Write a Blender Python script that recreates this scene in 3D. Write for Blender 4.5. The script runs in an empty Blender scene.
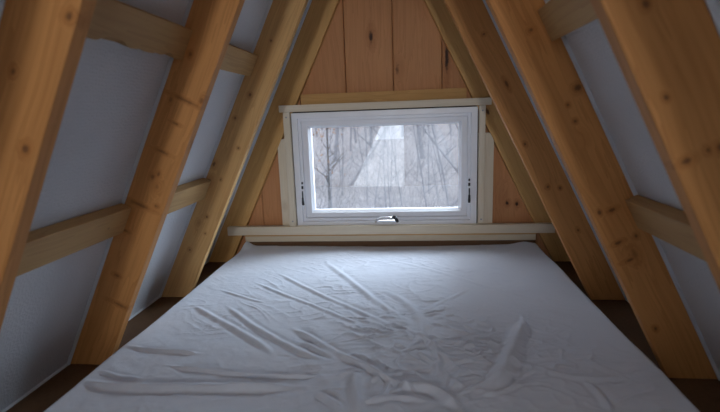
import bpy, bmesh, math, random
import numpy as np
from mathutils import Vector, Matrix

sc = bpy.context.scene
COL = sc.collection
random.seed(7)

# ------------------------------------------------------------------ dimensions
ALPHA = 0.4615                       # half apex angle of the A-frame
TA, SA, CA = math.tan(ALPHA), math.sin(ALPHA), math.cos(ALPHA)
ZA = 1.9416                          # height where the two roof planes meet
X0 = 0.004
RW, RT = 0.1255, 0.034               # rafter depth and thickness
Y_LOW = -2.45                        # free edge of the loft floor
Z_GR = -2.3                          # lower storey floor
Y_FRONT = -6.00


def hw(z):
    return (ZA - z) * TA


# ------------------------------------------------------------------ helpers
def finish(name, bm, mat, parent=None, smooth=False):
    bmesh.ops.recalc_face_normals(bm, faces=bm.faces[:])
    me = bpy.data.meshes.new(name)
    bm.to_mesh(me)
    bm.free()
    o = bpy.data.objects.new(name, me)
    COL.objects.link(o)
    if mat:
        me.materials.append(mat)
    if smooth:
        for p in me.polygons:
            p.use_smooth = True
    if parent:
        o.parent = parent
    return o


def tag(o, label=None, cat=None, group=None, kind=None):
    if label: o['label'] = label
    if cat: o['category'] = cat
    if group: o['group'] = group
    if kind: o['kind'] = kind
    return o


def empty(name, loc=(0, 0, 0)):
    o = bpy.data.objects.new(name, None)
    o.empty_display_size = 0.1
    o.location = loc
    COL.objects.link(o)
    return o


def box(bm, x0, x1, y0, y1, z0, z1, bev=0.0, seg=2):
    vs = [bm.verts.new((x, y, z)) for x in (x0, x1) for y in (y0, y1) for z in (z0, z1)]
    idx = [(0, 1, 3, 2), (4, 6, 7, 5), (0, 4, 5, 1), (2, 3, 7, 6), (0, 2, 6, 4), (1, 5, 7, 3)]
    fs = [bm.faces.new([vs[i] for i in q]) for q in idx]
    if bev > 0:
        es = list({e for f in fs for e in f.edges})
        bmesh.ops.bevel(bm, geom=es, offset=bev, segments=seg, profile=0.6, affect='EDGES')


def prism_y(bm, poly, y0, y1, bev=0.0, seg=2):
    """polygon in x, z extruded along y"""
    a = [bm.verts.new((x, y0, z)) for x, z in poly]
    b = [bm.verts.new((x, y1, z)) for x, z in poly]
    fs = [bm.faces.new(a), bm.faces.new(b[::-1])]
    n = len(poly)
    for i in range(n):
        fs.append(bm.faces.new([a[i], b[i], b[(i + 1) % n], a[(i + 1) % n]]))
    if bev > 0:
        es = list({e for f in fs for e in f.edges})
        bmesh.ops.bevel(bm, geom=es, offset=bev, segments=seg, profile=0.6, affect='EDGES')


def tube(bm, pts, radii, n=8, cap=True):
    pts = [Vector(p) for p in pts]
    rings = []
    ref = Vector((0.13, 0.31, 0.94)).normalized()
    for i, p in enumerate(pts):
        d = (pts[min(i + 1, len(pts) - 1)] - pts[max(i - 1, 0)]).normalized()
        r = ref if abs(d.dot(ref)) < 0.9 else Vector((1, 0.1, 0)).normalized()
        u = d.cross(r).normalized()
        v = d.cross(u)
        rad = radii[i] if isinstance(radii, (list, tuple)) else radii
        rings.append([bm.verts.new(p + u * (rad * math.cos(2 * math.pi * k / n)) + v * (rad * math.sin(2 * math.pi * k / n))) for k in range(n)])
    for a, b in zip(rings, rings[1:]):
        for k in range(n):
            bm.faces.new([a[k], a[(k + 1) % n], b[(k + 1) % n], b[k]])
    if cap:
        bm.faces.new(rings[0][::-1])
        bm.faces.new(rings[-1])


# ------------------------------------------------------------------ materials
class NT:
    def __init__(s, name):
        s.m = bpy.data.materials.new(name)
        s.m.use_nodes = True
        s.t = s.m.node_tree
        s.t.nodes.clear()
        s.out = s.t.nodes.new('ShaderNodeOutputMaterial')

    def n(s, typ, **kw):
        nd = s.t.nodes.new('ShaderNode' + typ)
        for k, v in kw.items():
            setattr(nd, k, v)
        return nd

    def l(s, a, b):
        s.t.links.new(a, b)

    def math(s, op, a, b=None, c=None, clamp=False):
        nd = s.n('Math', operation=op, use_clamp=clamp)
        for i, v in enumerate((a, b, c)):
            if v is None: continue
            if isinstance(v, (int, float)): nd.inputs[i].default_value = v
            else: s.l(v, nd.inputs[i])
        return nd.outputs[0]

    def vmath(s, op, a, b=None):
        nd = s.n('VectorMath', operation=op)
        for i, v in enumerate((a, b)):
            if v is None: continue
            if isinstance(v, (tuple, list)): nd.inputs[i].default_value = v
            else: s.l(v, nd.inputs[i])
        return nd.outputs['Value'] if op in ('LENGTH', 'DISTANCE') else nd.outputs[0]

    def maprange(s, v, a, b, c=0.0, d=1.0, smooth=False):
        nd = s.n('MapRange', interpolation_type='SMOOTHSTEP' if smooth else 'LINEAR')
        s.l(v, nd.inputs[0])
        for i, q in zip((1, 2, 3, 4), (a, b, c, d)): nd.inputs[i].default_value = q
        return nd.outputs[0]

    def mix(s, f, a, b, blend='MIX'):
        nd = s.n('Mix', data_type='RGBA', blend_type=blend)
        if isinstance(f, (int, float)): nd.inputs[0].default_value = f
        else: s.l(f, nd.inputs[0])
        for i, v in ((6, a), (7, b)):
            if isinstance(v, tuple): nd.inputs[i].default_value = (*v, 1)
            else: s.l(v, nd.inputs[i])
        return nd.outputs[2]

    def noise(s, vec, scale, detail=3, rough=0.5):
        nd = s.n('TexNoise')
        nd.inputs['Scale'].default_value = scale
        nd.inputs['Detail'].default_value = detail
        nd.inputs['Roughness'].default_value = rough
        s.l(vec, nd.inputs['Vector'])
        return nd

    def principled(s, color, rough=0.6, bump=None, strength=0.2, dist=0.002, metallic=0.0, spec=0.3):
        p = s.n('BsdfPrincipled')
        if isinstance(color, tuple): p.inputs['Base Color'].default_value = (*color, 1)
        else: s.l(color, p.inputs['Base Color'])
        if isinstance(rough, (int, float)): p.inputs['Roughness'].default_value = rough
        else: s.l(rough, p.inputs['Roughness'])
        p.inputs['Metallic'].default_value = metallic
        p.inputs['Specular IOR Level'].default_value = spec
        if bump is not None:
            b = s.n('Bump')
            b.inputs['Strength'].default_value = strength
            b.inputs['Distance'].default_value = dist
            s.l(bump, b.inputs['Height'])
            s.l(b.outputs[0], p.inputs['Normal'])
        s.l(p.outputs[0], s.out.inputs[0])
        return p


def wood(name, light, dark, knot=(0.10, 0.045, 0.02), knot_amt=1.0, rough=0.6, spots=(), board=None, contrast=1.0, spot_amt=1.0, kscale=(9.0, 9.0, 5.0)):
    """grain along the object's own z axis; spots = explicit knots (x, z, rx, rz)"""
    t = NT(name)
    tc = t.n('TexCoord').outputs['Object']
    rnd = t.n('ObjectInfo').outputs['Random']
    off = t.n('CombineXYZ')
    t.l(t.math('MULTIPLY', rnd, 37.0), off.inputs[0])
    t.l(t.math('MULTIPLY', rnd, 91.0), off.inputs[1])
    t.l(t.math('MULTIPLY', rnd, 53.0), off.inputs[2])
    base = t.vmath('ADD', tc, off.outputs[0])
    tint = None
    if board:
        sx = t.n('SeparateXYZ'); t.l(tc, sx.inputs[0])
        bi = t.math('FLOOR', t.math('DIVIDE', t.math('SUBTRACT', sx.outputs[0], board[0]), board[1]))
        wn = t.n('TexWhiteNoise', noise_dimensions='1D'); t.l(t.math('ADD', bi, 3.7), wn.inputs['W'])
        o2 = t.n('CombineXYZ'); t.l(t.math('MULTIPLY', bi, 13.7), o2.inputs[2]); t.l(t.math('MULTIPLY', bi, 5.3), o2.inputs[1])
        base = t.vmath('ADD', base, o2.outputs[0])
        tint = wn.outputs['Value']
    # knots
    vor = t.n('TexVoronoi', feature='F1', distance='EUCLIDEAN')
    vor.inputs['Scale'].default_value = 1.0
    vor.inputs['Randomness'].default_value = 1.0
    t.l(t.vmath('MULTIPLY', base, kscale), vor.inputs['Vector'])
    d = vor.outputs['Distance']
    sc_ = t.n('SeparateColor'); t.l(vor.outputs['Color'], sc_.inputs[0])
    size = t.maprange(sc_.outputs[0], 0.25, 1.0, 0.0, 0.115)
    wob = t.noise(base, 60, 2).outputs[0]
    dd = t.math('ADD', d, t.math('MULTIPLY', t.math('SUBTRACT', wob, 0.5), 0.07))
    k = t.maprange(t.math('SUBTRACT', dd, size), -0.02, 0.03, knot_amt, 0.0, True)
    halo = t.maprange(t.math('SUBTRACT', d, size), 0.0, 0.22, 0.5, 0.0, True)
    halo = t.math('MULTIPLY', halo, t.math('GREATER_THAN', size, 0.01))
    for (kx, kz, rx, rz) in spots:
        q = t.vmath('MULTIPLY', t.vmath('SUBTRACT', tc, (kx, 0, kz)), (1 / rx, 0, 1 / rz))
        ln = t.math('ADD', t.vmath('LENGTH', q), t.math('MULTIPLY', t.math('SUBTRACT', wob, 0.5), 0.9))
        k = t.math('MAXIMUM', k, t.maprange(ln, 0.25, 1.0, spot_amt, 0.0, True))
        halo = t.math('MAXIMUM', halo, t.maprange(ln, 1.0, 2.4, 0.6, 0.0, True))
    # grain
    warp = t.noise(base, 2.2, 2).outputs['Color']
    g = t.vmath('ADD', base, t.vmath('MULTIPLY', t.vmath('SUBTRACT', warp, (0.5, 0.5, 0.5)), (0.05, 0.05, 0.05)))
    hv = t.n('CombineXYZ'); t.l(t.math('MULTIPLY', halo, 0.05), hv.inputs[0]); t.l(t.math('MULTIPLY', halo, 0.04), hv.inputs[1])
    g = t.vmath('ADD', g, hv.outputs[0])
    fine = t.noise(t.vmath('MULTIPLY', g, (150, 150, 4)), 1.0, 4, 0.6).outputs[0]
    ring = t.noise(t.vmath('MULTIPLY', g, (26, 26, 0.9)), 1.0, 3, 0.55).outputs[0]
    rg = t.math('FRACT', t.math('MULTIPLY', ring, 7.0))
    rg = t.math('POWER', rg, 2.0)
    blot = t.noise(t.vmath('MULTIPLY', base, (5, 5, 1.6)), 1.0, 3).outputs[0]
    f = t.math('ADD', t.math('MULTIPLY', rg, 0.40 * contrast), t.math('MULTIPLY', fine, 0.35 * contrast))
    f = t.math('ADD', f, t.maprange(blot, 0.3, 0.7, -0.12, 0.28), clamp=True)
    col = t.mix(f, light, dark)
    if tint is not None:
        col = t.mix(t.maprange(tint, 0, 1, 0.0, 0.55), col, t.mix(1.0, col, (0.74, 0.70, 0.68), 'MULTIPLY'))
    else:
        col = t.mix(t.maprange(rnd, 0, 1, 0.0, 0.45), col, t.mix(1.0, col, (0.80, 0.78, 0.74), 'MULTIPLY'))
    col = t.mix(halo, col, t.mix(1.0, col, (0.72, 0.62, 0.52), 'MULTIPLY'))
    col = t.mix(k, col, knot)
    t.principled(col, rough, fine, 0.12, 0.002)
    return t.m


M = {}
M['rafter'] = wood('pine_rafter', (0.68, 0.325, 0.108), (0.44, 0.188, 0.055))
PINE = ((0.68, 0.325, 0.108), (0.44, 0.188, 0.055))
KN = dict(
    L1=((0.113, 1.067, .008, .010), (0.103, 0.839, .008, .011), (0.07, 0.583, .008, .012), (0.05, 0.95, .006, .009)),
    L2=((0.085, 0.930, .045, .005), (0.120, 0.948, .006, .012), (0.040, 0.915, .005, .010), (0.074, 0.860, .012, .004), (0.062, 0.690, .007, .009), (0.076, 0.705, .006, .008),
        (0.067, 0.770, .022, .005), (0.055, 0.597, .035, .006), (0.100, 0.615, .008, .006), (0.034, 0.504, .020, .005), (0.098, 0.274, .030, .006), (0.06, 0.36, .012, .006), (0.05, 1.05, .006, .008)),
    L3=((0.058, 1.180, .005, .006), (0.035, 0.854, .007, .008), (0.026, 0.569, .014, .022), (0.022, 0.648, .008, .014), (0.072, 0.430, .006, .008), (0.055, 0.264, .007, .008), (0.057, 0.961, .007, .010), (0.09, 0.75, .005, .006), (0.07, 0.60, .005, .006), (0.09, 0.36, .005, .006)),
    R3=((0.056, 1.160, .008, .006), (0.060, 0.963, .007, .020), (0.094, 0.734, .006, .008), (0.087, 0.548, .007, .008), (0.050, 0.524, .006, .008), (0.057, 0.345, .006, .008)),
    R2=((0.066, 1.075, .007, .007), (0.024, 0.894, .012, .010), (0.062, 0.867, .005, .006), (0.063, 0.822, .006, .006), (0.104, 0.577, .006, .008), (0.073, 0.569, .012, .007), (0.094, 0.480, .014, .006), (0.085, 0.423, .018, .006), (0.047, 0.477, .006, .008), (0.10, 0.214, .006, .008)),
    R1=((0.077, 1.015, .006, .008), (0.108, 0.792, .010, .006), (0.078, 0.793, .005, .006), (0.062, 0.789, .006, .008), (0.100, 0.888, .005, .006)))
for kk, ss in KN.items():
    lt, dk = ((0.72, 0.44, 0.185), (0.50, 0.28, 0.10)) if kk == 'L3' else PINE
    M['rafter_' + kk] = wood('pine_rafter_' + kk, lt, dk, knot=(0.13, 0.055, 0.022), knot_amt=0.35, spots=ss, contrast=1.15, spot_amt=0.8 if kk != 'L2' else 0.6)
M['blocking'] = wood('spruce_blocking', (0.57, 0.36, 0.155), (0.39, 0.22, 0.085))
M['gable'] = wood('spruce_gable_stud', (0.66, 0.39, 0.145), (0.47, 0.255, 0.08))
M['trim'] = wood('pale_pine_trim', (0.76, 0.68, 0.54), (0.63, 0.53, 0.38), knot=(0.20, 0.11, 0.05), contrast=0.7)
M['siding'] = wood('cedar_siding', (0.68, 0.345, 0.155), (0.48, 0.215, 0.09), knot=(0.05, 0.022, 0.012), knot_amt=0.7,
                   spots=((-0.045, 1.108, 0.014, 0.04), (0.312, 1.0, 0.012, 0.10), (0.607, 0.291, 0.012, 0.016), (0.655, 0.285, 0.011, 0.016), (-0.655, 0.84, 0.012, 0.02)),
                   board=(-0.174, 0.232), kscale=(4.0, 4.0, 2.2))
M['floor'] = wood('loft_floor_boards', (0.17, 0.09, 0.042), (0.10, 0.05, 0.022), board=(0.0, 0.14))
M['lower'] = wood('lower_storey_wood', (0.55, 0.36, 0.20), (0.40, 0.24, 0.12), board=(0.0, 0.14))


def plain(name, color, rough=0.5, metallic=0.0, spec=0.3, nscale=None, namt=0.1, bscale=None, bstr=0.15, bdist=0.001):
    t = NT(name)
    tc = t.n('TexCoord').outputs['Object']
    c = color
    if nscale:
        f = t.noise(tc, nscale, 4).outputs[0]
        c = t.mix(t.maprange(f, 0.3, 0.7), color, tuple(x * (1 - namt) for x in color))
    b = t.noise(tc, bscale, 4).outputs[0] if bscale else None
    t.principled(c, rough, b, bstr, bdist, metallic, spec)
    return t.m


M['vinyl'] = plain('white_vinyl', (0.85, 0.87, 0.92), 0.35, nscale=8, namt=0.05, spec=0.4)
M['gasket'] = plain('black_gasket', (0.02, 0.02, 0.022), 0.7, nscale=30)
M['chrome'] = plain('chrome', (0.72, 0.72, 0.73), 0.18, 1.0, nscale=20, namt=0.08)
M['dark_metal'] = plain('dark_bronze_metal', (0.045, 0.045, 0.05), 0.4, 0.6, nscale=40)
M['roof'] = plain('roof_boards', (0.30, 0.22, 0.14), 0.8, nscale=6)
M['foam'] = plain('mattress_foam', (0.72, 0.70, 0.66), 0.9, nscale=10, bscale=200)
M['screw'] = plain('steel_screw', (0.35, 0.35, 0.36), 0.35, 0.9, nscale=80)

# dimpled white insulation membrane
t = NT('dimpled_membrane')
tc = t.n('TexCoord').outputs['Object']
vor = t.n('TexVoronoi', feature='F1'); vor.inputs['Scale'].default_value = 120; vor.inputs['Randomness'].default_value = 0.6
t.l(tc, vor.inputs['Vector'])
cl = t.noise(tc, 3.0, 3).outputs[0]
col = t.mix(t.maprange(cl, 0.35, 0.65), (0.66, 0.69, 0.73), (0.58, 0.61, 0.65))
h = t.math('ADD', t.math('MULTIPLY', vor.outputs['Distance'], 0.7), t.math('MULTIPLY', t.noise(tc, 5, 2).outputs[0], 3.0))
t.principled(col, 0.42, h, 0.55, 0.005, 0, 0.4)
M['membrane'] = t.m

# cotton sheet with a fine weave
t = NT('white_cotton_sheet')
tc = t.n('TexCoord').outputs['Object']
w1 = t.noise(tc, 420, 2).outputs[0]
w2 = t.noise(tc, 26, 5, 0.62).outputs[0]
cl = t.noise(tc, 2.4, 3).outputs[0]
col = t.mix(t.maprange(cl, 0.35, 0.7), (0.745, 0.79, 0.875), (0.70, 0.745, 0.835))
h = t.math('ADD', t.math('MULTIPLY', w1, 0.12), t.math('MULTIPLY', w2, 1.0))
p = t.principled(col, 0.85, h, 0.30, 0.006, 0, 0.15)
p.inputs['Sheen Weight'].default_value = 0.15
M['sheet'] = t.m


def glass_mat(name, dust, refl):
    """thin pane: mostly see-through, a clear reflection and a film of dust that catches the daylight"""
    t = NT(name)
    tc = t.n('TexCoord').outputs['Object']
    tr = t.n('BsdfTransparent'); tr.inputs[0].default_value = (0.93, 0.95, 0.96, 1)
    gl = t.n('BsdfGlossy'); gl.inputs['Roughness'].default_value = 0.012; gl.inputs['Color'].default_value = (1, 1, 1, 1)
    di = t.n('BsdfTranslucent'); di.inputs[0].default_value = (0.80, 0.82, 0.88, 1)
    f = t.maprange(t.noise(tc, 7, 5, 0.65).outputs[0], 0.3, 0.7, dust * 0.7, dust * 1.3)
    m1 = t.n('MixShader'); t.l(f, m1.inputs[0]); t.l(tr.outputs[0], m1.inputs[1]); t.l(di.outputs[0], m1.inputs[2])
    fr = t.n('Fresnel'); fr.inputs['IOR'].default_value = 1.5
    m2 = t.n('MixShader'); front = t.math('SUBTRACT', 1.0, t.n('NewGeometry').outputs['Backfacing'])
    t.l(t.math('MULTIPLY', t.math('MULTIPLY', fr.outputs[0], refl), front, clamp=True), m2.inputs[0])
    t.l(m1.outputs[0], m2.inputs[1]); t.l(gl.outputs[0], m2.inputs[2])
    t.l(m2.outputs[0], t.out.inputs[0])
    return t.m


M['glass'] = glass_mat('dusty_glass', 0.024, 5.0)
M['glass_plain'] = glass_mat('plain_glass', 0.02, 1.0)

# leaf litter
t = NT('leaf_litter')
tc = t.n('TexCoord').outputs['Object']
a = t.noise(tc, 1.1, 8, 0.7).outputs[0]
b = t.noise(tc, 9, 4, 0.7).outputs[0]
col = t.mix(t.maprange(a, 0.35, 0.65), (0.31, 0.285, 0.285), (0.47, 0.445, 0.45))
col = t.mix(t.maprange(b, 0.4, 0.62), col, (0.20, 0.185, 0.19))
t.principled(col, 0.95, b, 0.5, 0.1)
M['litter'] = t.m
M['gravel'] = plain('pale_gravel', (0.60, 0.59, 0.58), 0.95, nscale=3, namt=0.2)
M['bark'] = plain('grey_bark', (0.27, 0.27, 0.295), 0.9, nscale=6, namt=0.45, bscale=14, bstr=0.5, bdist=0.02)
M['bark_dark'] = plain('dark_bark', (0.05, 0.05, 0.055), 0.9, nscale=8, namt=0.4, bscale=14, bstr=0.5, bdist=0.02)
M['dry_leaf'] = plain('dry_orange_leaves', (0.42, 0.20, 0.09), 0.9, nscale=12, namt=0.4)
M['brush'] = plain('grey_brush_twigs', (0.33, 0.31, 0.315), 0.95, nscale=3, namt=0.4)
SKY, EXPO, L_RIGHT, L_LEFT, L_WIN = 2.7, 0.0, 0.0, 0.0, 5.7
SPOT_W, SPOT_A, SPOT_T = 158.0, 27.0, (-0.22, 0.0, 0.62)
L_SIDE, FILL_POINT_W = 38.0, 5.0
RIDGES = [
    ([(-0.657, -0.846), (-0.543, -0.937), (-0.402, -1.048), (-0.294, -1.143), (-0.258, -1.19)], 0.0096, 0.009),
    ([(-0.533, -0.844), (-0.393, -0.991), (-0.275, -1.093), (-0.174, -1.181), (-0.091, -1.214)], 0.0094, 0.009),
    ([(-0.615, -0.694), (-0.506, -0.76), (-0.4, -0.817)], 0.0064, 0.005),
    ([(-0.519, -0.594), (-0.34, -0.745), (-0.202, -0.845), (-0.047, -0.975)], 0.0076, 0.006),
    ([(-0.448, -0.485), (-0.227, -0.721), (-0.075, -0.861), (0.022, -0.947), (0.108, -1.061)], 0.0087, 0.007),
    ([(-0.262, -0.331), (-0.106, -0.601), (-0.005, -0.781), (0.063, -0.894), (0.122, -0.954)], 0.0119, 0.009),
    ([(-0.248, -1.012), (-0.169, -1.084), (-0.075, -1.178), (0.004, -1.228), (0.059, -1.273)], 0.0097, 0.011),
    ([(-0.669, -1.165), (-0.57, -1.171), (-0.48, -1.191)], 0.0057, 0.005),
    ([(-0.543, -1.253), (-0.428, -1.274), (-0.288, -1.292), (-0.175, -1.289), (-0.096, -1.286)], 0.0061, 0.009),
    ([(-0.737, -1.329), (-0.652, -1.353), (-0.551, -1.358), (-0.394, -1.35), (-0.225, -1.338), (-0.133, -1.337)], 0.0114, 0.013),
    ([(-0.725, -1.147), (-0.63, -1.177), (-0.535, -1.18), (-0.469, -1.185)], 0.0067, 0.006),
    ([(-0.718, -1.283), (-0.647, -1.31), (-0.574, -1.319)], 0.0051, 0.005),
    ([(0.031, -0.7), (0.106, -0.792), (0.161, -0.936), (0.163, -1.073), (0.109, -1.153)], 0.0138, 0.01),
    ([(-0.062, -1.286), (-0.02, -1.261), (0.011, -1.251)], 0.007, 0.01),
    ([(-0.016, -1.267), (-0.016, -1.318), (-0.004, -1.375), (0.01, -1.428)], 0.013, 0.014),
    ([(0.013, -1.393), (0.052, -1.377), (0.11, -1.374), (0.139, -1.382)], 0.0078, 0.01),
    ([(0.086, -1.35), (0.128, -1.322), (0.182, -1.33), (0.208, -1.369), (0.232, -1.41)], 0.0129, 0.016),
    ([(-0.106, -1.359), (-0.064, -1.387), (-0.036, -1.419)], 0.0078, 0.008),
    ([(-0.202, -1.104), (-0.132, -1.154), (-0.075, -1.2)], 0.0097, 0.008),
    ([(0.012, -1.247), (0.046, -1.276), (0.072, -1.297), (0.068, -1.341), (0.052, -1.372)], 0.0051, 0.006),
    ([(0.017, -0.3), (0.194, -0.432), (0.36, -0.588), (0.498, -0.728), (0.573, -0.791)], 0.0101, 0.004),
    ([(0.487, -0.928), (0.438, -1.05), (0.387, -1.178), (0.345, -1.276), (0.301, -1.335)], 0.0194, 0.02),
    ([(0.446, -0.871), (0.523, -0.927), (0.571, -0.948)], 0.0058, 0.006),
    ([(0.484, -0.976), (0.533, -1.033), (0.589, -0.994)], 0.0055, 0.004),
    ([(0.148, -0.896), (0.243, -0.789), (0.351, -0.659)], 0.0076, 0.004),
    ([(0.171, -1.059), (0.234, -1.076), (0.341, -1.042), (0.41, -1.017)], 0.0053, 0.005),
    ([(0.119, -1.136), (0.182, -1.102), (0.267, -1.13), (0.339, -1.203)], 0.0059, 0.006),
    ([(0.192, -1.15), (0.248, -1.189), (0.326, -1.208)], 0.0047, 0.005),
    ([(0.098, -0.987), (0.17, -1.073), (0.225, -1.185), (0.262, -1.27)], 0.0069, 0.006),
    ([(-0.011, -1.217), (0.04, -1.27), (0.102, -1.316), (0.149, -1.386)], 0.0077, 0.009),
    ([(0.459, -1.232), (0.508, -1.265), (0.583, -1.275), (0.639, -1.259)], 0.008, 0.009),
    ([(0.334, -1.331), (0.382, -1.304), (0.443, -1.288)], 0.0051, 0.005),
    ([(0.544, -1.283), (0.561, -1.333), (0.556, -1.395)], 0.0082, 0.007),
    ([(0.235, -1.348), (0.289, -1.308), (0.339, -1.267)], 0.0059, 0.007),
    ([(0.153, -1.049), (0.193, -1.12), (0.203, -1.216), (0.177, -1.274)], 0.0077, 0.008),
    ([(0.198, -1.028), (0.271, -1.082), (0.379, -1.042)], 0.0053, 0.005),
    ([(0.283, -1.351), (0.346, -1.336), (0.391, -1.291)], 0.0058, 0.007),
    ([(0.234, -1.215), (0.291, -1.19), (0.334, -1.165)], 0.0047, 0.005),
    ([(0.482, -0.893), (0.475, -1.0), (0.469, -1.057)], 0.0055, 0.004),
    ([(0.095, -1.159), (0.13, -1.13), (0.172, -1.114)], 0.0069, 0.007),
    ([(0.15, -1.164), (0.188, -1.209), (0.198, -1.269)], 0.0074, 0.007),
    ([(0.238, -1.089), (0.282, -1.08), (0.328, -1.055)], 0.0052, 0.005),
    ([(0.219, -1.233), (0.269, -1.186), (0.311, -1.171)], 0.0047, 0.005),
    ([(0.221, -1.291), (0.259, -1.278), (0.297, -1.265)], 0.0052, 0.006),
]

# ------------------------------------------------------------------ roof, floors, outer walls
def slope_frame(side):
    """local axes of a roof slope: x into the room, z up the slope; y completes them"""
    ex = Vector((-side * CA, 0, -SA))
    ez = Vector((-side * SA, 0, CA))
    ey = ez.cross(ex)
    o = Vector((X0 + side * ZA * TA, 0, 0))
    return o, ex, ey, ez


def slope_matrix(side, y):
    o, ex, ey, ez = slope_frame(side)
    m = Matrix((ex, ey, ez)).transposed().to_4x4()
    m.translation = Vector((o.x, y, 0))
    return m


LTOP = ZA / CA                                   # slope length from z = 0 to the ridge
LBOT = (Z_GR - 0.1) / CA
SKY_Y, SKY_Z = (-3.90, -2.60), (0.78, 1.50)      # unseen roof window added in each slope to let light in


def slab(side, name):
    bm = bmesh.new()
    s = 1 if side < 0 else -1                    # local y runs along +Y on the left, -Y on the right
    def bx(y0, y1, l0, l1):
        ya, yb = sorted((s * y0, s * y1))
        vs = []
        box(bm, -0.055, -0.003, ya, yb, l0, l1)
    y0, y1 = Y_FRONT - 0.1, 0.12
    a, b = SKY_Z[0] / CA, SKY_Z[1] / CA
    bx(y0, SKY_Y[0], LBOT, LTOP - 0.03)
    bx(SKY_Y[1], y1, LBOT, LTOP - 0.03)
    bx(SKY_Y[0], SKY_Y[1], LBOT, a)
    bx(SKY_Y[0], SKY_Y[1], b, LTOP - 0.03)
    o = finish(name, bm, M['roof'])
    o.matrix_world = slope_matrix(side, 0)
    tag(o, 'sloping roof deck on the %s behind the white membrane' % ('left' if side < 0 else 'right'), 'ceiling', kind='structure')
    return o


slab(-1, 'ceiling_left')
slab(1, 'ceiling_right')
bm = bmesh.new()
prism_y(bm, [(X0 - 0.16, ZA - 0.26), (X0, ZA + 0.065), (X0 + 0.16, ZA - 0.26), (X0, ZA + 0.02)], Y_FRONT - 0.1, 0.12)
tag(finish('trim_1', bm, M['roof']), 'ridge cap board along the roof peak', 'trim', kind='structure')

bm = bmesh.new()
box(bm, -hw(0) + 0.01, hw(0) - 0.0, Y_LOW, -0.032, -0.14, 0.0)
tag(finish('floor', bm, M['floor']), 'dark wooden loft floor around the mattress', 'floor', kind='structure')
bm = bmesh.new()
box(bm, -hw(Z_GR) - 0.2, hw(Z_GR) + 0.2, Y_FRONT - 0.1, 0.12, Z_GR - 0.1, Z_GR)
tag(finish('floor_lower', bm, M['lower']), 'wooden floor of the storey below the loft', 'floor', kind='structure')

# gable wall with the window: vertical cedar boards, v-joints between them
WX0, WX1, WZ0, WZ1 = -0.452, 0.456, 0.183, 0.768        # rough opening
bm = bmesh.new()
YW0, YW1 = -0.030, 0.05
bw = 0.232
for i in range(-11, 12):
    a, b = -0.174 + bw * i, -0.174 + bw * (i + 1)
    cuts = [a] + [c for c in (WX0, WX1) if a < c < b] + [b]
    for c0, c1 in zip(cuts, cuts[1:]):
        mid = (c0 + c1) / 2
        g0 = 0.0015 if c0 == a else 0.0
        g1 = 0.0015 if c1 == b else 0.0
        def top(x):
            return ZA - abs(x - X0) / TA + 0.0
        spans = [(Z_GR, None)]
        if WX0 < mid < WX1:
            spans = [(Z_GR, WZ0), (WZ1, None)]
        for z0, z1 in spans:
            p, q = c0 + g0, c1 - g1
            if z1 is None:
                t0, t1 = top(p), top(q)
                if min(t0, t1) <= z0 + 0.02: continue
                pk = [(X0, ZA)] if p < X0 < q else []
                poly = [(p, z0), (q, z0), (q, t1)] + pk + [(p, t0)]
            else:
                poly = [(p, z0), (q, z0), (q, z1), (p, z1)]
            prism_y(bm, poly, YW0, YW1, 0.004 if (g0 and g1) else 0.0, 1)
# sheathing behind the boards so that no daylight comes through the joints
for poly in ([(-hw(Z_GR), Z_GR), (WX0, Z_GR), (WX0, WZ1), (-hw(WZ1), WZ1)], [(WX1, Z_GR), (hw(Z_GR), Z_GR), (hw(WZ1), WZ1), (WX1, WZ1)],
             [(WX0, Z_GR), (WX1, Z_GR), (WX1, WZ0), (WX0, WZ0)], [(-hw(WZ1), WZ1), (hw(WZ1), WZ1), (X0, ZA)]):
    prism_y(bm, poly, 0.04, 0.075)
tag(finish('wall_back', bm, M['siding']), 'gable wall of vertical reddish cedar boards around the window', 'wall', kind='structure')

# the far front gable behind the camera: glazed on its left half
XL = lambda z: -(hw(z) - 0.33)
GZ0, GZ1, GX = -2.15, 1.10, 0.04
bm = bmesh.new()
for poly in ([(-hw(Z_GR), Z_GR), (XL(Z_GR), Z_GR), (XL(GZ1), GZ1), (-hw(GZ1), GZ1)],
             [(XL(Z_GR), Z_GR), (GX, Z_GR), (GX, GZ0), (XL(GZ0), GZ0)],
             [(-hw(GZ1), GZ1), (hw(GZ1), GZ1), (0, ZA)],
             [(GX, Z_GR), (hw(Z_GR), Z_GR), (hw(GZ1), GZ1), (GX, GZ1)]):
    prism_y(bm, poly, Y_FRONT, Y_FRONT + 0.07)
tag(finish('wall_front', bm, M['lower']), 'front gable wall behind the camera', 'wall', kind='structure')
bm = bmesh.new()
prism_y(bm, [(XL(GZ0), GZ0), (GX, GZ0), (GX, GZ1), (XL(GZ1), GZ1)], Y_FRONT + 0.03, Y_FRONT + 0.036)
tag(finish('window_2', bm, M['glass_plain']), 'tall front glazing behind the camera', 'window', kind='structure')
for side, nm, word in ((1, 'added_window_right', 'right'), (-1, 'added_window_left', 'left')):  # panes of the added roof openings, made only to light the rafters
    bm = bmesh.new()
    ya, yb = sorted((-side * SKY_Y[0], -side * SKY_Y[1]))
    box(bm, -0.035, -0.029, ya, yb, SKY_Z[0] / CA, SKY_Z[1] / CA)
    o = finish(nm, bm, M['glass_plain'])
    o.matrix_world = slope_matrix(side, 0)
    tag(o, 'unseen roof window added for light in the %s slope behind the camera' % word, 'window', kind='structure')


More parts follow.
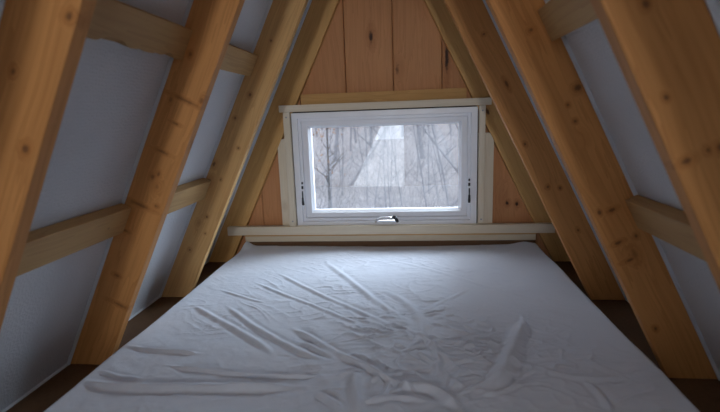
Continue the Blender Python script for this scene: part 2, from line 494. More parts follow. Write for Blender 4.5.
# ------------------------------------------------------------------ rafters
def rafter(side, y, label, thick=RT, mat='rafter', name='rafter'):
    bm = bmesh.new()
    s = 1 if side < 0 else -1
    poly = [(0.003, 0.003 * TA), (RW, RW * TA + 0.0005), (RW, (ZA * TA - 0.002 - RW * CA) / SA - 0.004), (0.003, (ZA * TA - 0.002 - 0.003 * CA) / SA - 0.05)]
    prism_y(bm, poly, 0 if s > 0 else -thick, thick if s > 0 else 0, 0.0035, 3)
    o = finish(name, bm, M[mat])
    for p in o.data.polygons: p.use_smooth = False
    o.matrix_world = slope_matrix(side, y)
    tag(o, label, 'rafter', 'pine rafters of the A-frame')
    return o


Y1, Y2, Y3, YG = -1.650, -1.109, -0.556, -0.070
for yy, word in ((-2.195, 'first'), (-2.74, 'second'), (-3.95, 'third'), (-4.6, 'fourth')):
    for side, sw in ((-1, 'left'), (1, 'right')):
        rafter(side, yy, '%s pine rafter of the %s slope behind the camera' % (word, sw))
rafter(-1, Y1, 'wide pine rafter at the left edge of the photo, nearest of the left slope', mat='rafter_L1')
rafter(-1, Y2, 'orange pine rafter with curved knots, second from the camera on left slope', mat='rafter_L2')
rafter(-1, Y3, 'third pine rafter from the camera on the left slope, before the gable rafter', mat='rafter_L3')
rafter(1, Y1, 'dark pine rafter at the right edge of the photo, nearest of the right slope', mat='rafter_R1')
rafter(1, Y2, 'long pine rafter second from the camera on the right slope, foot beside the mattress', mat='rafter_R2')
rafter(1, Y3, 'shaded pine rafter on the right slope behind the long one, third from the camera', mat='rafter_R3')
rafter(-1, YG, 'yellowish gable rafter flat against the cedar wall left of the window', 0.0395, 'gable', 'gable_rafter')
rafter(1, YG, 'yellowish gable rafter flat against the cedar wall right of the window', 0.0395, 'gable', 'gable_rafter')


# ------------------------------------------------------------------ white membrane panels between the rafters
def panel(side, y0, y1, label):
    bm = bmesh.new()
    s = 1 if side < 0 else -1
    a, b = sorted((s * (y0 + 0.001), s * (y1 - 0.001)))
    l0, l1 = 0.004, LTOP - 0.075
    box(bm, 0.0, 0.0025, a, b, l0, l1)
    # turned-up edges against both rafters
    box(bm, 0.0, 0.012, a, a + 0.0035, l0, l1, 0.001, 1)
    box(bm, 0.0, 0.012, b - 0.0035, b, l0, l1, 0.001, 1)
    box(bm, 0.0, 0.010, a, b, l0, l0 + 0.004, 0.001, 1)
    o = finish('insulation_panel', bm, M['membrane'])
    o.matrix_world = slope_matrix(side, 0)
    tag(o, label, 'insulation panel', 'white membrane panels between the rafters')
    return o


panel(-1, Y1 + RT, Y2, 'large dimpled white membrane panel at the left edge, between the two nearest rafters')
panel(-1, Y2 + RT, Y3, 'narrow white membrane strip on the left slope, behind the rafter with curved knots')
panel(-1, Y3 + RT, YG, 'white membrane panel hidden between the third left rafter and the gable rafter')
panel(1, Y1 + RT, Y2, 'grey white membrane strip on the right slope, between the two nearest rafters')
panel(1, Y2 + RT, Y3, 'white membrane panel on the right slope behind the long rafter')
panel(1, Y3 + RT, YG, 'white membrane panel on the right slope beside the gable rafter')
panel(-1, -2.30, Y1, 'white membrane panel of the left slope beside the camera')
panel(1, -2.30, Y1, 'white membrane panel of the right slope beside the camera')


# ------------------------------------------------------------------ flat blocking boards between the rafters
def blocking(side, y0, y1, z0, z1, label, wane=False):
    """a flat two-by-four lying against the membrane; z0, z1 at the roof plane"""
    ln = y1 - y0 - 0.003
    bm = bmesh.new()
    l0, l1 = z0 / CA, z1 / CA
    # local: x depth, y slope direction, z along the board
    h = (l1 - l0)
    box(bm, 0.0, 0.033, -h / 2, h / 2, -ln / 2, ln / 2, 0.0025, 2)
    if wane:
        # bark edge: chew the lower inner corner
        bmesh.ops.subdivide_edges(bm, edges=[e for e in bm.edges if e.calc_length() > 0.2], cuts=60)
        for v in bm.verts:
            if v.co.y < -h / 2 + 0.012 and v.co.x > 0.006:
                z = v.co.z
                k = max(0.0, math.sin(z * 31 + 0.6)) ** 2 * 0.010 + max(0.0, 1 - abs(z - 0.06) / 0.035) * 0.011 + 0.003 * math.sin(z * 93)
                v.co.y += max(0, k)
    o = finish('blocking_board', bm, M['blocking'])
    os_, ex, ey, ez = slope_frame(side)
    s = 1 if side < 0 else -1
    zl = Vector((0, 1, 0)) * s * -1
    yl = ez
    m = Matrix((ex, yl, ex.cross(yl))).transposed().to_4x4()
    c = os_ + ez * ((l0 + l1) / 2) + ex * 0.003
    m.translation = Vector((c.x, (y0 + y1) / 2, c.z))
    o.matrix_world = m
    tag(o, label, 'blocking board', 'blocking boards between the rafters')
    return o


A0, A1, B0, B1 = 0.444, 0.519, 0.918, 0.993
blocking(-1, Y1 + RT, Y2, A0, A1, 'lower wooden blocking board crossing the large left membrane panel')
blocking(-1, Y1 + RT, Y2, B0, B1, 'upper wooden blocking board with ragged bark edge at the top left', True)
blocking(-1, Y2 + RT, Y3, A0, A1, 'short lower blocking board in the narrow left bay, behind the rafter with curved knots')
blocking(-1, Y2 + RT, Y3, B0, B1, 'short upper blocking board in the narrow left bay, near the ceiling')
blocking(1, Y1 + RT, Y2, A0, A1, 'lower wooden blocking board in the right bay, beside the nearest right rafter')
blocking(1, Y1 + RT, Y2, B0, B1, 'dark upper blocking board in the right bay at the top edge of the photo')

# ------------------------------------------------------------------ window trim
def plank(name, x0, x1, y0, y1, z0, z1, mat, label, bev=0.002):
    """box whose grain (object z) follows its longest side"""
    dx, dz = x1 - x0, z1 - z0
    c = Vector(((x0 + x1) / 2, (y0 + y1) / 2, (z0 + z1) / 2))
    hx, hy, hz = (x1 - x0) / 2, (y1 - y0) / 2, (z1 - z0) / 2
    bm = bmesh.new()
    if dx > dz:
        box(bm, -hz, hz, -hy, hy, -hx, hx, bev, 2)
        m = Matrix(((0, 0, 1), (0, 1, 0), (-1, 0, 0))).to_4x4()
    else:
        box(bm, -hx, hx, -hy, hy, -hz, hz, bev, 2)
        m = Matrix.Identity(4)
    o = finish(name, bm, mat)
    m.translation = c
    o.matrix_world = m
    tag(o, label, 'trim', kind='structure')
    return o


T = M['trim']
plank('trim_2', -0.500, 0.512, -0.100, -0.0705, 0.770, 0.803, T, 'pale head board above the window')
plank('trim_3', -0.398, 0.402, -0.055, -0.0305, 0.768, 0.853, M['gable'], 'flat header board behind the head board')
plank('trim_4', -0.482, -0.450, -0.097, -0.0705, 0.199, 0.7695, T, 'pale left window casing')
plank('trim_5', 0.458, 0.486, -0.097, -0.0705, 0.204, 0.7695, T, 'pale right window casing')
plank('trim_6', -0.528, -0.452, -0.069, -0.0305, 0.190, 0.640, T, 'left stud behind the window casing')
plank('trim_7', 0.458, 0.531, -0.069, -0.0305, 0.190, 0.640, T, 'right stud behind the window casing')
plank('trim_8', -0.813, 0.820, -0.104, -0.0705, 0.155, 0.199, T, 'long pale window sill board')
plank('trim_9', -0.735, 0.742, -0.0695, -0.0305, 0.140, 0.186, M['gable'], 'back half of the window sill between the gable rafters')
plank('trim_10', -0.735, 0.742, -0.066, -0.0305, 0.110, 0.150, T, 'lower board below the window sill')
plank('trim_11', -0.735, 0.742, -0.066, -0.0305, 0.001, 0.109, M['floor'], 'dark bottom plate below the gable wall')

# screws in the trim ends
def screw(x, z, y, label):
    bm = bmesh.new()
    tube(bm, [(x, y - 0.0015, z), (x, y + 0.004, z)], [0.004, 0.004], 10)
    tag(finish('screw', bm, M['screw']), label, 'screw', 'screws in the window trim')


screw(0.472, 0.745, -0.0975, 'screw head at the top of the right window casing')
screw(0.472, 0.225, -0.0975, 'screw head at the foot of the right window casing')
screw(-0.466, 0.745, -0.0975, 'screw head at the top of the left window casing')
screw(-0.466, 0.225, -0.0975, 'screw head at the foot of the left window casing')

# ------------------------------------------------------------------ the window
def ring(bm, x0, x1, z0, z1, wl, wr, wb, wt, y0, y1, bev=0.003):
    """four mitred bars round an opening"""
    o = [(x0, z0), (x1, z0), (x1, z1), (x0, z1)]
    i = [(x0 + wl, z0 + wb), (x1 - wr, z0 + wb), (x1 - wr, z1 - wt), (x0 + wl, z1 - wt)]
    va = {}
    for nm, pts, y in (('of', o, y0), ('if', i, y0), ('ob', o, y1), ('ib', i, y1)):
        va[nm] = [bm.verts.new((x, y, z)) for x, z in pts]
    es = []
    for k in range(4):
        n = (k + 1) % 4
        bm.faces.new([va['of'][k], va['of'][n], va['if'][n], va['if'][k]])
        bm.faces.new([va['ob'][k], va['ib'][k], va['ib'][n], va['ob'][n]])
        bm.faces.new([va['of'][k], va['ob'][k], va['ob'][n], va['of'][n]])
        bm.faces.new([va['if'][k], va['if'][n], va['ib'][n], va['ib'][k]])
    if bev:
        bm.edges.ensure_lookup_table()
        es = [e for e in bm.edges if all(v in va['of'] for v in e.verts) or all(v in va['if'] for v in e.verts)]
        bmesh.ops.bevel(bm, geom=es, offset=bev, segments=2, profile=0.5, affect='EDGES')


win = empty('window_1', (0.002, -0.06, 0.476))
tag(win, 'white vinyl awning window in the cedar gable wall', 'window', kind='structure')
inv = Matrix.Translation(-Vector(win.location))


def wpart(name, bm, mat, parent=win):
    bm.transform(inv)
    return finish(name, bm, mat, parent)


bm = bmesh.new()
ring(bm, -0.4475, 0.4535, 0.1875, 0.7645, 0.030, 0.030, 0.030, 0.028, -0.075, 0.06)
wpart('window_frame', bm, M['vinyl'])
bm = bmesh.new()
ring(bm, -0.4175, 0.4235, 0.2175, 0.7365, 0.014, 0.014, 0.016, 0.014, -0.062, 0.05, 0.002)
wpart('window_stop', bm, M['vinyl'])
bm = bmesh.new()
ring(bm, -0.4035, 0.4095, 0.2335, 0.7225, 0.032, 0.030, 0.026, 0.024, -0.052, 0.045, 0.004)
wpart('sash', bm, M['vinyl'])
# sloped glazing bead
bm = bmesh.new()
o_ = [(-0.3715, 0.2595), (0.3795, 0.2595), (0.3795, 0.6985), (-0.3715, 0.6985)]
i_ = [(-0.3610, 0.2700), (0.3690, 0.2700), (0.3690, 0.6880), (-0.3610, 0.6880)]
A = [bm.verts.new((x, -0.046, z)) for x, z in o_]; B = [bm.verts.new((x, -0.026, z)) for x, z in i_]; Cc = [bm.verts.new((x, -0.020, z)) for x, z in o_]
for k in range(4):
    n = (k + 1) % 4
    bm.faces.new([A[k], A[n], B[n], B[k]]); bm.faces.new([B[k], B[n], Cc[n], Cc[k]]); bm.faces.new([A[k], Cc[k], Cc[n], A[n]])
wpart('glazing_bead', bm, M['vinyl'])
bm = bmesh.new()
box(bm, -0.3705, 0.3785, -0.024, -0.021, 0.2605, 0.6975)
wpart('glass_pane', bm, M['glass'])
# black weather strip shows above the frame
bm = bmesh.new()
ring(bm, -0.4498, 0.4570, 0.1862, 0.7690, 0.0021, 0.0032, 0.0012, 0.0044, -0.068, 0.05, 0)
wpart('weather_strip', bm, M['gasket'])


def lock(x):
    e = None
    bm = bmesh.new()
    box(bm, x - 0.008, x + 0.008, -0.081, -0.0752, 0.300, 0.432, 0.003, 2)
    e = wpart('sash_lock', bm, M['vinyl'])
    e['label'] = 'lock with dark lever'
    bm = bmesh.new()
    tube(bm, [(x, -0.086, 0.308), (x, -0.088, 0.318), (x, -0.088, 0.345)], [0.0065, 0.0065, 0.0050], 10)
    tube(bm, [(x, -0.088, 0.345), (x, -0.0895, 0.365), (x, -0.086, 0.378)], [0.0032, 0.0036, 0.003], 10)
    box(bm, x - 0.005, x + 0.005, -0.086, -0.0812, 0.388, 0.404, 0.0015, 1)
    box(bm, x - 0.004, x + 0.004, -0.085, -0.0812, 0.412, 0.424, 0.0015, 1)
    bm.transform(inv)
    finish('lock_lever', bm, M['dark_metal'], e, True)


lock(-0.409)
lock(0.4155)

# folding crank: base plate, arm and knob
bm = bmesh.new()
box(bm, -0.040, 0.062, -0.088, -0.0752, 0.212, 0.2265, 0.004, 3)
cr = wpart('crank_base', bm, M['chrome'])
cr['label'] = 'chrome crank base'
bm = bmesh.new()
tube(bm, [(-0.044, -0.092, 0.217), (-0.036, -0.098, 0.230), (-0.015, -0.102, 0.238), (0.015, -0.103, 0.2405), (0.042, -0.102, 0.238)], [0.0055, 0.006, 0.0058, 0.0052, 0.005], 12)
bm.transform(inv); finish('crank_arm', bm, M['chrome'], cr, True)
bm = bmesh.new()
tube(bm, [(0.044, -0.100, 0.247), (0.052, -0.100, 0.242), (0.062, -0.100, 0.226), (0.067, -0.100, 0.216)], [0.006, 0.009, 0.0085, 0.006], 12)
bm.transform(inv); finish('crank_knob', bm, M['dark_metal'], cr, True)

# ------------------------------------------------------------------ mattress and sheet
BX, BHW, BY0, BY1, BZ = 0.006, 0.7515, -2.00, -0.056, 0.0873
bm = bmesh.new()
box(bm, BX - BHW + 0.02, BX + BHW - 0.02, BY0 + 0.02, -0.085, 0.001, BZ - 0.012, 0.018, 3)
tag(finish('mattress', bm, M['foam'], smooth=True), 'thin foam mattress on the loft floor under the white sheet', 'mattress')

rng = np.random.default_rng(5)


def vnoise(x, y, seed):
    r = np.random.default_rng(seed).random((256, 256))
    xi, yi = np.floor(x).astype(int), np.floor(y).astype(int)
    fx, fy = x - xi, y - yi
    fx = fx * fx * fx * (fx * (fx * 6 - 15) + 10); fy = fy * fy * fy * (fy * (fy * 6 - 15) + 10)
    g = lambda i, j: r[i % 256, j % 256]
    return (g(xi, yi) * (1 - fx) + g(xi + 1, yi) * fx) * (1 - fy) + (g(xi, yi + 1) * (1 - fx) + g(xi + 1, yi + 1) * fx) * fy


def ridged(x, y, seed):
    return 1 - np.abs(2 * vnoise(x, y, seed) - 1)


def sheet_height(X, Y):
    H = np.zeros_like(X)
    cover = np.zeros_like(X)
    for pts, w, h in RIDGES:
        P = np.array(pts)
        # smooth the traced line
        for _ in range(3):
            q = [P[0]]
            for a, b in zip(P, P[1:]): q += [a * .75 + b * .25, a * .25 + b * .75]
            P = np.array(q + [P[-1]])
        seg = np.linalg.norm(np.diff(P, axis=0), axis=1); S = np.concatenate([[0], np.cumsum(seg)]); L = S[-1]
        m = (X > P[:, 0].min() - 5 * w) & (X < P[:, 0].max() + 5 * w) & (Y > P[:, 1].min() - 5 * w) & (Y < P[:, 1].max() + 5 * w)
        if not m.any(): continue
        x, y = X[m], Y[m]
        bd = np.full(x.shape, 9.0); bs = np.zeros(x.shape)
        for k in range(len(P) - 1):
            d = P[k + 1] - P[k]; l2 = d @ d
            if l2 < 1e-12: continue
            tt = np.clip(((x - P[k, 0]) * d[0] + (y - P[k, 1]) * d[1]) / l2, 0, 1)
            dx, dy = x - P[k, 0] - tt * d[0], y - P[k, 1] - tt * d[1]
            dist = np.hypot(dx, dy); sg = np.sign(d[0] * dy - d[1] * dx)
            b = dist < np.abs(bd)
            bd = np.where(b, dist * np.where(sg == 0, 1, sg), bd); bs = np.where(b, S[k] + tt * math.sqrt(l2), bs)
        taper = np.clip(np.minimum(bs, L - bs) / (0.18 * L + 1e-6), 0, 1); taper = taper * taper * (3 - 2 * taper)
        u = np.abs(bd) / (0.72 * w * (0.75 + 0.35 * taper))
        cover[m] = np.maximum(cover[m], taper * np.exp(-(u / 2.4) ** 2))
        prof = np.where(u < 2.2, np.cos(np.clip(u / 2.2, 0, 1) * math.pi / 2) ** 2, 0)
        amp = 0.66 * h * (0.15 + 0.85 * taper) * (0.8 + 0.4 * vnoise(bs * 18, bs * 0 + w * 900, 3))
        H[m] += amp * prof - 0.12 * h * taper * np.exp(-((u - 2.6) / 0.9) ** 2)
    # small creases, strongest in the rumpled middle on the right
    dens = np.exp(-(((X - 0.22) / 0.30) ** 2 + ((Y + 1.10) / 0.30) ** 2))
    dens2 = np.exp(-(((X + 0.35) / 0.35) ** 2 + ((Y + 0.75) / 0.45) ** 2))
    wx, wy = X + 0.05 * vnoise(X * 9, Y * 9, 11), Y + 0.05 * vnoise(X * 9, Y * 9, 12)
    a = ridged(wx * 9 + wy * 3, wy * 26 - wx * 8, 21) ** 5
    b = ridged(wx * 12 - wy * 6, wy * 20 + wx * 14, 22) ** 6
    c = ridged(wx * 22, wy * 44, 23) ** 4
    patch = np.clip(vnoise(X * 6 + 4, Y * 6, 31) * 2 - 0.6, 0, 1)
    calm = 1 - 0.85 * cover
    H += calm * dens * (0.0070 * a * patch + 0.0062 * b + 0.0030 * c)
    H += calm * ((0.0020 + 0.0018 * dens2) * (a * patch) + 0.0016 * b * patch + 0.0010 * c * patch)
    # fine parallel pleats: along the diagonal folds on the left, across the bed on the right
    ua, va = 0.75 * wx - 0.66 * wy, 0.66 * wx + 0.75 * wy
    pl = np.clip(vnoise(X * 7 + 11, Y * 7, 61) * 2.2 - 0.75, 0, 1); pr = np.clip(vnoise(X * 7 + 3, Y * 9, 62) * 2.2 - 0.7, 0, 1)
    H += calm * pl * dens2 * (0.0034 * ridged(ua * 3.5, va * 26, 63) ** 7 + 0.0018 * ridged(ua * 6, va * 48, 64) ** 6)
    H += calm * pr * np.exp(-(((X - 0.30) / 0.34) ** 2 + ((Y + 0.95) / 0.42) ** 2)) * (0.0038 * ridged(wx * 4, wy * 28 + wx * 5, 65) ** 7 + 0.0020 * ridged(wx * 7, wy * 50 - wx * 6, 66) ** 6)
    H += 0.0030 * (vnoise(X * 5, Y * 5, 41) - 0.5) + 0.0014 * (vnoise(X * 22, Y * 22, 42) - 0.5) + 0.0007 * (vnoise(X * 60, Y * 60, 43) - 0.5)
    near = np.clip((-0.75 - Y) / 0.55, 0, 1)
    return H * (1 + 0.35 * near * near * (3 - 2 * near))


STEP = 0.0034
drop = 0.085
sx = np.arange(-BHW - drop, BHW + drop + STEP, STEP)
sy = np.arange(BY0 - drop, BY1 + 0.085, STEP)
SX, SY = np.meshgrid(sx, sy, indexing='ij')
R_ = 0.022


def over(d):
    """arc length d past the start of a rounded edge -> (outward, down)"""
    q = R_ * math.pi / 2
    d = np.maximum(d, 0)
    th = np.minimum(d, q) / R_
    return R_ * np.sin(th) - np.minimum(0, 0) , R_ * (1 - np.cos(th)) + np.maximum(d - q, 0)


ex_x = np.abs(SX) - (BHW - R_)
ox, dzx = over(ex_x)
PX = np.where(ex_x > 0, np.sign(SX) * (BHW - R_ + ox), SX)
ef = SY - (BY1 - R_)
of_, dzf = over(ef)
en = (BY0 + R_) - SY
on_, dzn = over(en)
PY = np.where(ef > 0, BY1 - R_ + of_, np.where(en > 0, BY0 + R_ - on_, SY))
# edges wander a little
fade = np.clip(1 - np.maximum.reduce([dzx, dzf, dzn]) / 0.02, 0, 1)
H = sheet_height(PX + BX, PY)
edge_x = np.clip((BHW - np.abs(PX)) / 0.06, 0, 1); edge_y = np.clip((BY1 - PY) / 0.05, 0, 1)
H = H * (0.25 + 0.75 * np.minimum(edge_x, edge_y))
PXw = PX + np.sign(PX) * np.clip((np.abs(PX) - 0.6) / 0.15, 0, 1) * 0.010 * (vnoise(SY * 5 + 9, SX * 0, 51) - 0.5)
PYw = PY + np.clip((PY + 0.2) / 0.14, 0, 1) * 0.008 * (vnoise(SX * 6 + 5, SY * 0, 52) - 0.5)
# gathered corners at the far end
cl_ = np.exp(-(((PX + 0.735) / 0.030) ** 2 + ((PY + 0.085) / 0.05) ** 2)) * 0.026
cr_ = np.exp(-(((PX - 0.68) / 0.05) ** 2 + ((PY + 0.07) / 0.035) ** 2)) * 0.014
sag = -0.004 * np.exp(-((PY - BY1) / 0.12) ** 2) * np.cos(PX * 4)
PZ = BZ + H * fade + (cl_ + cr_ + sag) * fade - np.minimum(dzx + dzf + dzn, BZ + 0.012)
PZ = np.maximum(PZ, 0.003 + 0.002 * vnoise(SX * 30, SY * 30, 53))
nx, ny = SX.shape
co = np.stack([PXw + BX, PYw, PZ], -1).reshape(-1, 3)
idx = np.arange(nx * ny).reshape(nx, ny)
fc = np.stack([idx[:-1, :-1], idx[1:, :-1], idx[1:, 1:], idx[:-1, 1:]], -1).reshape(-1, 4)
me = bpy.data.meshes.new('bed_sheet')
me.vertices.add(len(co)); me.vertices.foreach_set('co', co.ravel().astype(np.float32))
me.loops.add(fc.size); me.loops.foreach_set('vertex_index', fc.ravel().astype(np.int32))
me.polygons.add(len(fc)); me.polygons.foreach_set('loop_start', np.arange(0, fc.size, 4, dtype=np.int32))
me.polygons.foreach_set('use_smooth', np.ones(len(fc), dtype=bool))
me.update(calc_edges=True); me.validate()
me.materials.append(M['sheet'])
sheet = bpy.data.objects.new('bed_sheet', me); COL.objects.link(sheet)
tag(sheet, 'wrinkled white cotton sheet spread over the mattress on the loft floor', 'bed sheet')

# ------------------------------------------------------------------ the woods outside
def gz(x, y):
    return -3.2 + 0.055 * y + 0.25 * math.sin(x * 0.35 + y * 0.22) + 0.12 * math.sin(x * 0.9 - y * 0.6)


bm = bmesh.new()
prism_y(bm, [(-30, -3.2), (30, -3.2), (30, -2.42), (-30, -2.42)], -60, Y_FRONT - 0.3)
tag(finish('yard', bm, M['gravel']), 'pale gravel yard in front of the cabin, behind the camera', 'ground', kind='structure')
bm = bmesh.new()
N = 70
gv = [[bm.verts.new((-45 + 90 * i / N, -70 + 150 * j / N, gz(-45 + 90 * i / N, max(-1.0, -70 + 150 * j / N)))) for j in range(N + 1)] for i in range(N + 1)]
for i in range(N):
    for j in range(N):
        bm.faces.new([gv[i][j], gv[i + 1][j], gv[i + 1][j + 1], gv[i][j + 1]])
tag(finish('ground', bm, M['litter'], smooth=True), 'leaf covered hillside outside the window', 'ground', kind='structure')


def branch(bm, p, d, r, ln, depth, rnd, twigs):
    pts, rad = [p.copy()], [r]
    n = 5
    q = p.copy(); dd = d.copy()
    for k in range(n):
        dd = (dd + Vector((rnd.uniform(-.16, .16), rnd.uniform(-.16, .16), rnd.uniform(-.02, .12)))).normalized()
        q = q + dd * (ln / n)
        pts.append(q.copy()); rad.append(r * (1 - 0.75 * (k + 1) / n))
    tube(bm, pts, rad, 5 if depth > 1 else 4, False)
    if depth > 0:
        for _ in range(twigs):
            k = rnd.randint(1, n - 1)
            a = rnd.uniform(0, 6.28)
            side = Vector((math.cos(a), math.sin(a), rnd.uniform(0.1, 0.9))).normalized()
            branch(bm, pts[k], (dd * 0.5 + side).normalized(), rad[k] * 0.6, ln * rnd.uniform(.4, .65), depth - 1, rnd, twigs)


def tree_proto(seed, h, r, lean, mat, crown=0.15, nb=12, depth=2, twigs=3):
    rnd = random.Random(seed)
    root = empty('bare_tree')
    bm = bmesh.new(); pts = []; rad = []
    q = Vector((0, 0, -0.4)); d = Vector((lean, rnd.uniform(-.08, .08), 1)).normalized()
    n = 9
    for k in range(n + 1):
        pts.append(q.copy()); rad.append(r * (1 - 0.8 * k / n) * (1.25 if k == 0 else 1))
        d = (d + Vector((rnd.uniform(-.05, .05), rnd.uniform(-.05, .05), 0.0))).normalized()
        q = q + d * ((h + .4) / n)
    tube(bm, pts, rad, 8, False)
    finish('trunk', bm, mat, root, True)
    bm = bmesh.new()
    for _ in range(nb):
        f = rnd.uniform(crown, 0.95); k = min(int(f * n), n - 1); u = f * n - k
        p = pts[k].lerp(pts[k + 1], u); a = rnd.uniform(0, 6.28)
        branch(bm, p, Vector((math.cos(a), math.sin(a), rnd.uniform(.3, 1.0))).normalized(), rad[k] * 0.45, h * rnd.uniform(.12, .28) * (1.15 - f * .5), depth, rnd, twigs)
    finish('branches', bm, mat, root)
    return root


def copy_tree(src):
    r = src.copy(); COL.objects.link(r)
    for ch in src.children:
        c = ch.copy(); COL.objects.link(c); c.parent = r
    return r


def place(o, x, y, rz=0, s=1.0):
    o.location = (x, y, gz(x, y)); o.rotation_euler = (0, 0, rz); o.scale = (s, s, s)
    return o


CAMX, CAMY, CAMZ = 0.1284, -2.3525, 0.7398
# single trees that can be told apart
a = place(tree_proto(3, 4.2, 0.055, 0.04, M['bark_dark'], 0.25, 16, 2, 3), -2.45, 12.0)
tag(a, 'dark slender sapling with dry orange leaves, at the left of the view through the window', 'tree')
bm = bmesh.new()
rnd = random.Random(9)
for k in range(90):
    c = Vector((rnd.gauss(0.05, .10), rnd.gauss(0, .10), 2.78 + rnd.gauss(0, .10))) if k < 60 else Vector((rnd.gauss(0, .35), rnd.gauss(0, .3), rnd.uniform(0.9, 3.0)))
    u = Vector((rnd.uniform(-1, 1), rnd.uniform(-1, 1), rnd.uniform(-1, 1))).normalized(); w = u.orthogonal().normalized()
    s = rnd.uniform(.035, .07)
    top = [bm.verts.new(c + u * s), bm.verts.new(c + w * s * .5), bm.verts.new(c - u * s), bm.verts.new(c - w * s * .5)]
    bm.faces.new(top)
lv = finish('leaves', bm, M['dry_leaf'], a)
lv['kind'] = 'stuff'; lv['label'] = 'dry orange leaves'
b = place(tree_proto(8, 7.5, 0.075, 0.62, M['bark'], 0.3, 8), -2.7, 17.5)
tag(b, 'grey trunk leaning to the right, in the left half of the view through the window', 'tree')
b = place(tree_proto(12, 6.0, 0.06, -0.78, M['bark'], 0.3, 9), 3.15, 14.5)
tag(b, 'thin grey trunk leaning to the left, lower right of the view through the window', 'tree')
b = place(tree_proto(14, 6.5, 0.05, -0.70, M['bark'], 0.35, 7), 3.9, 16.5, 0.2)
tag(b, 'second thin grey trunk leaning left, right behind the first at the right of the view', 'tree')
b = place(tree_proto(15, 8.5, 0.10, -0.05, M['bark'], 0.3, 10), 3.6, 22.0)
tag(b, 'upright grey tree near the right side of the view through the window', 'tree')
protos = [tree_proto(20 + i, 9 + i, 0.075 + 0.012 * i, (i - 2) * 0.05, M['bark'], 0.2, 16, 2, 3) for i in range(5)]
rnd = random.Random(4)
spots = []
while len(spots) < 34:
    y = rnd.uniform(24, 66)
    half = 0.30 * (y + 2.4)
    x = CAMX + rnd.uniform(-0.26, 0.2) * (y + 2.4) * 1.05
    if all((x - p) ** 2 + (y - q) ** 2 > 2.0 for p, q in spots): spots.append((x, y))
for i, (x, y) in enumerate(spots):
    o = protos[i] if i < 5 else copy_tree(protos[i % 5])
    place(o, x, y, rnd.uniform(0, 6.28), rnd.uniform(.7, 1.25))
    tag(o, 'grey bare tree of the pale wood beyond the window', 'tree', 'bare trees of the wood beyond the window')
sap = [tree_proto(40 + i, 3.6 + 0.5 * i, 0.028, (i - 1.5) * 0.12, M['bark'], 0.15, 18, 2, 3) for i in range(4)]
rnd = random.Random(21)
sspots = []
while len(sspots) < 26:
    y = rnd.uniform(9, 20); x = CAMX + rnd.uniform(-0.25, 0.18) * (y + 2.4)
    if all((x - p) ** 2 + (y - q) ** 2 > 0.8 for p, q in sspots): sspots.append((x, y))
for i, (x, y) in enumerate(sspots):
    o = sap[i] if i < 4 else copy_tree(sap[i % 4])
    place(o, x, y, rnd.uniform(0, 6.28), rnd.uniform(.7, 1.2))
    o.name = 'bare_sapling'
    tag(o, 'thin grey sapling among the brush beyond the window', 'sapling', 'thin saplings beyond the window')
# undergrowth nobody could count
bm = bmesh.new()
rnd = random.Random(6)
for k in range(5200):
    y = 9 + 40 * rnd.random() ** 1.4
    x = CAMX + rnd.uniform(-0.27, 0.21) * (y + 2.4)
    p = Vector((x, y, gz(x, y) - .03)); ln = rnd.uniform(.25, 1.1)
    d = Vector((rnd.uniform(-.6, .6), rnd.uniform(-.6, .6), 1)).normalized()
    q = p + d * ln * .5; e = q + (d + Vector((rnd.uniform(-.4, .4), rnd.uniform(-.4, .4), 0))).normalized() * ln * .5
    tube(bm, [p, q, e], [.007, .006, .003], 3, False)
tag(finish('undergrowth', bm, M['brush']), 'tangle of thin grey twigs covering the hillside beyond the window', 'undergrowth', kind='stuff')

# ------------------------------------------------------------------ daylight and added fill lamps
w = bpy.data.worlds.new('overcast'); sc.world = w
w.use_nodes = True
nt = w.node_tree; nt.nodes.clear()
wo = nt.nodes.new('ShaderNodeOutputWorld'); bg = nt.nodes.new('ShaderNodeBackground')
tcw = nt.nodes.new('ShaderNodeTexCoord'); sp = nt.nodes.new('ShaderNodeSeparateXYZ'); mr = nt.nodes.new('ShaderNodeMapRange')
mr.inputs[1].default_value = 0.0; mr.inputs[2].default_value = 0.7
mx = nt.nodes.new('ShaderNodeMix'); mx.data_type = 'RGBA'
mx.inputs[6].default_value = (0.80, 0.87, 1.0, 1); mx.inputs[7].default_value = (0.86, 0.91, 1.0, 1)
nt.links.new(tcw.outputs['Generated'], sp.inputs[0]); nt.links.new(sp.outputs[2], mr.inputs[0]); nt.links.new(mr.outputs[0], mx.inputs[0])
nt.links.new(mx.outputs[2], bg.inputs[0]); bg.inputs[1].default_value = SKY
nt.links.new(bg.outputs[0], wo.inputs[0])


def portal(name, m, sx_, sy_):
    l = bpy.data.lights.new(name, 'AREA'); l.shape = 'RECTANGLE'; l.size = sx_; l.size_y = sy_
    l.cycles.is_portal = True
    o = bpy.data.objects.new(name, l); COL.objects.link(o); o.matrix_world = m
    return o


def aim(loc, d):
    m = Vector(d).to_track_quat('-Z', 'Y').to_matrix().to_4x4(); m.translation = Vector(loc); return m


portal('window_daylight', aim((0.004, 0.10, 0.478), (0, -1, 0)), 0.92, 0.62)
portal('front_daylight', aim((-0.85, Y_FRONT - 0.03, -0.5), (0, 1, 0)), 1.85, 3.4)


def daylight(name, m, sx_, sy_, radiance, color=(0.84, 0.90, 1.0)):
    l = bpy.data.lights.new(name, 'AREA'); l.shape = 'RECTANGLE'; l.size = sx_; l.size_y = sy_
    l.energy = radiance * math.pi * sx_ * sy_; l.color = color
    o = bpy.data.objects.new(name, l); COL.objects.link(o); o.matrix_world = m
    return o


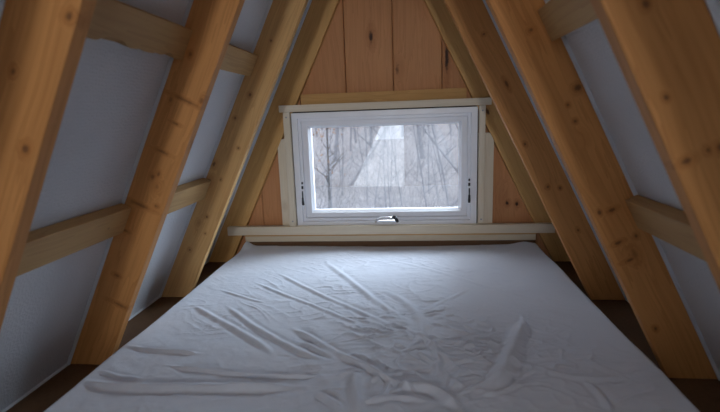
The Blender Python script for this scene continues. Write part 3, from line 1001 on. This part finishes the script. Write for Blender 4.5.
for side, rad in ((1, L_RIGHT), (-1, L_LEFT)):  # area lamps outside the added roof windows
    o_, ex_, ey_, ez_ = slope_frame(side)
    pc = o_ + ez_ * ((SKY_Z[0] + SKY_Z[1]) / 2 / CA) - ex_ * 0.07; pc.y = (SKY_Y[0] + SKY_Y[1]) / 2
    mm = Matrix((ez_, -ex_.cross(ez_), -ex_)).transposed().to_4x4(); mm.translation = pc
    daylight('added_roof_light', mm, 0.78, 1.26, rad)
sl = bpy.data.lights.new('added_fill_spot', 'SPOT')  # added unseen fill lamp; its soft cone darkens the outer rafters
sl.energy = SPOT_W; sl.spot_size = math.radians(SPOT_A); sl.spot_blend = 1.0; sl.shadow_soft_size = 0.16; sl.color = (0.97, 0.98, 1.0)
so = bpy.data.objects.new('added_fill_spot', sl); COL.objects.link(so)
sp_ = Vector((0.14, -5.6, 0.98)); so.matrix_world = aim(sp_, Vector(SPOT_T) - sp_)
daylight('gable_window_daylight', aim((-0.15, 0.80, 1.55), (0.05, -1.0, -1.05)), 2.0, 1.0, L_WIN)

daylight('gable_side_daylight', aim((0.78, 0.95, 1.02), (-0.95, -1.2, -0.55)), 0.9, 0.7, L_SIDE, (0.74, 0.86, 1.0))
bl = bpy.data.lights.new('added_fill_point', 'POINT')  # added unseen point lamp, lifts the left rafter faces
bl.energy = FILL_POINT_W; bl.shadow_soft_size = 0.12; bl.color = (1.0, 0.95, 0.88)
bo = bpy.data.objects.new('added_fill_point', bl); COL.objects.link(bo); bo.location = (0.30, -1.55, 1.43)

# ------------------------------------------------------------------ camera
cam = bpy.data.cameras.new('camera')
cam.sensor_width = 36.0
cam.lens = 464.05 / 720 * 36.0
cam.clip_start = 0.02
cam.dof.use_dof = True
cam.dof.focus_distance = 2.2
cam.dof.aperture_fstop = 3.2
co_ = bpy.data.objects.new('camera', cam); COL.objects.link(co_)
yaw, pitch, roll = 0.1093, -0.1915, 0.0357
fwd = Vector((-math.sin(yaw) * math.cos(pitch), math.cos(yaw) * math.cos(pitch), math.sin(pitch)))
right = Vector((math.cos(yaw), math.sin(yaw), 0)); up = right.cross(fwd)
r2 = right * math.cos(roll) - up * math.sin(roll); u2 = right * math.sin(roll) + up * math.cos(roll)
m = Matrix((r2, u2, -fwd)).transposed().to_4x4(); m.translation = (CAMX, CAMY, CAMZ)
co_.matrix_world = m
sc.camera = co_

sc.view_settings.view_transform = 'Standard'
sc.view_settings.look = 'None'
sc.view_settings.exposure = EXPO
sc.view_settings.gamma = 1.0
sc.view_settings.use_curve_mapping = False
sc.cycles.use_denoising = True
sc.cycles.max_bounces = 16
sc.cycles.diffuse_bounces = 8
sc.cycles.transparent_max_bounces = 16
sc.cycles.sample_clamp_indirect = 8.0
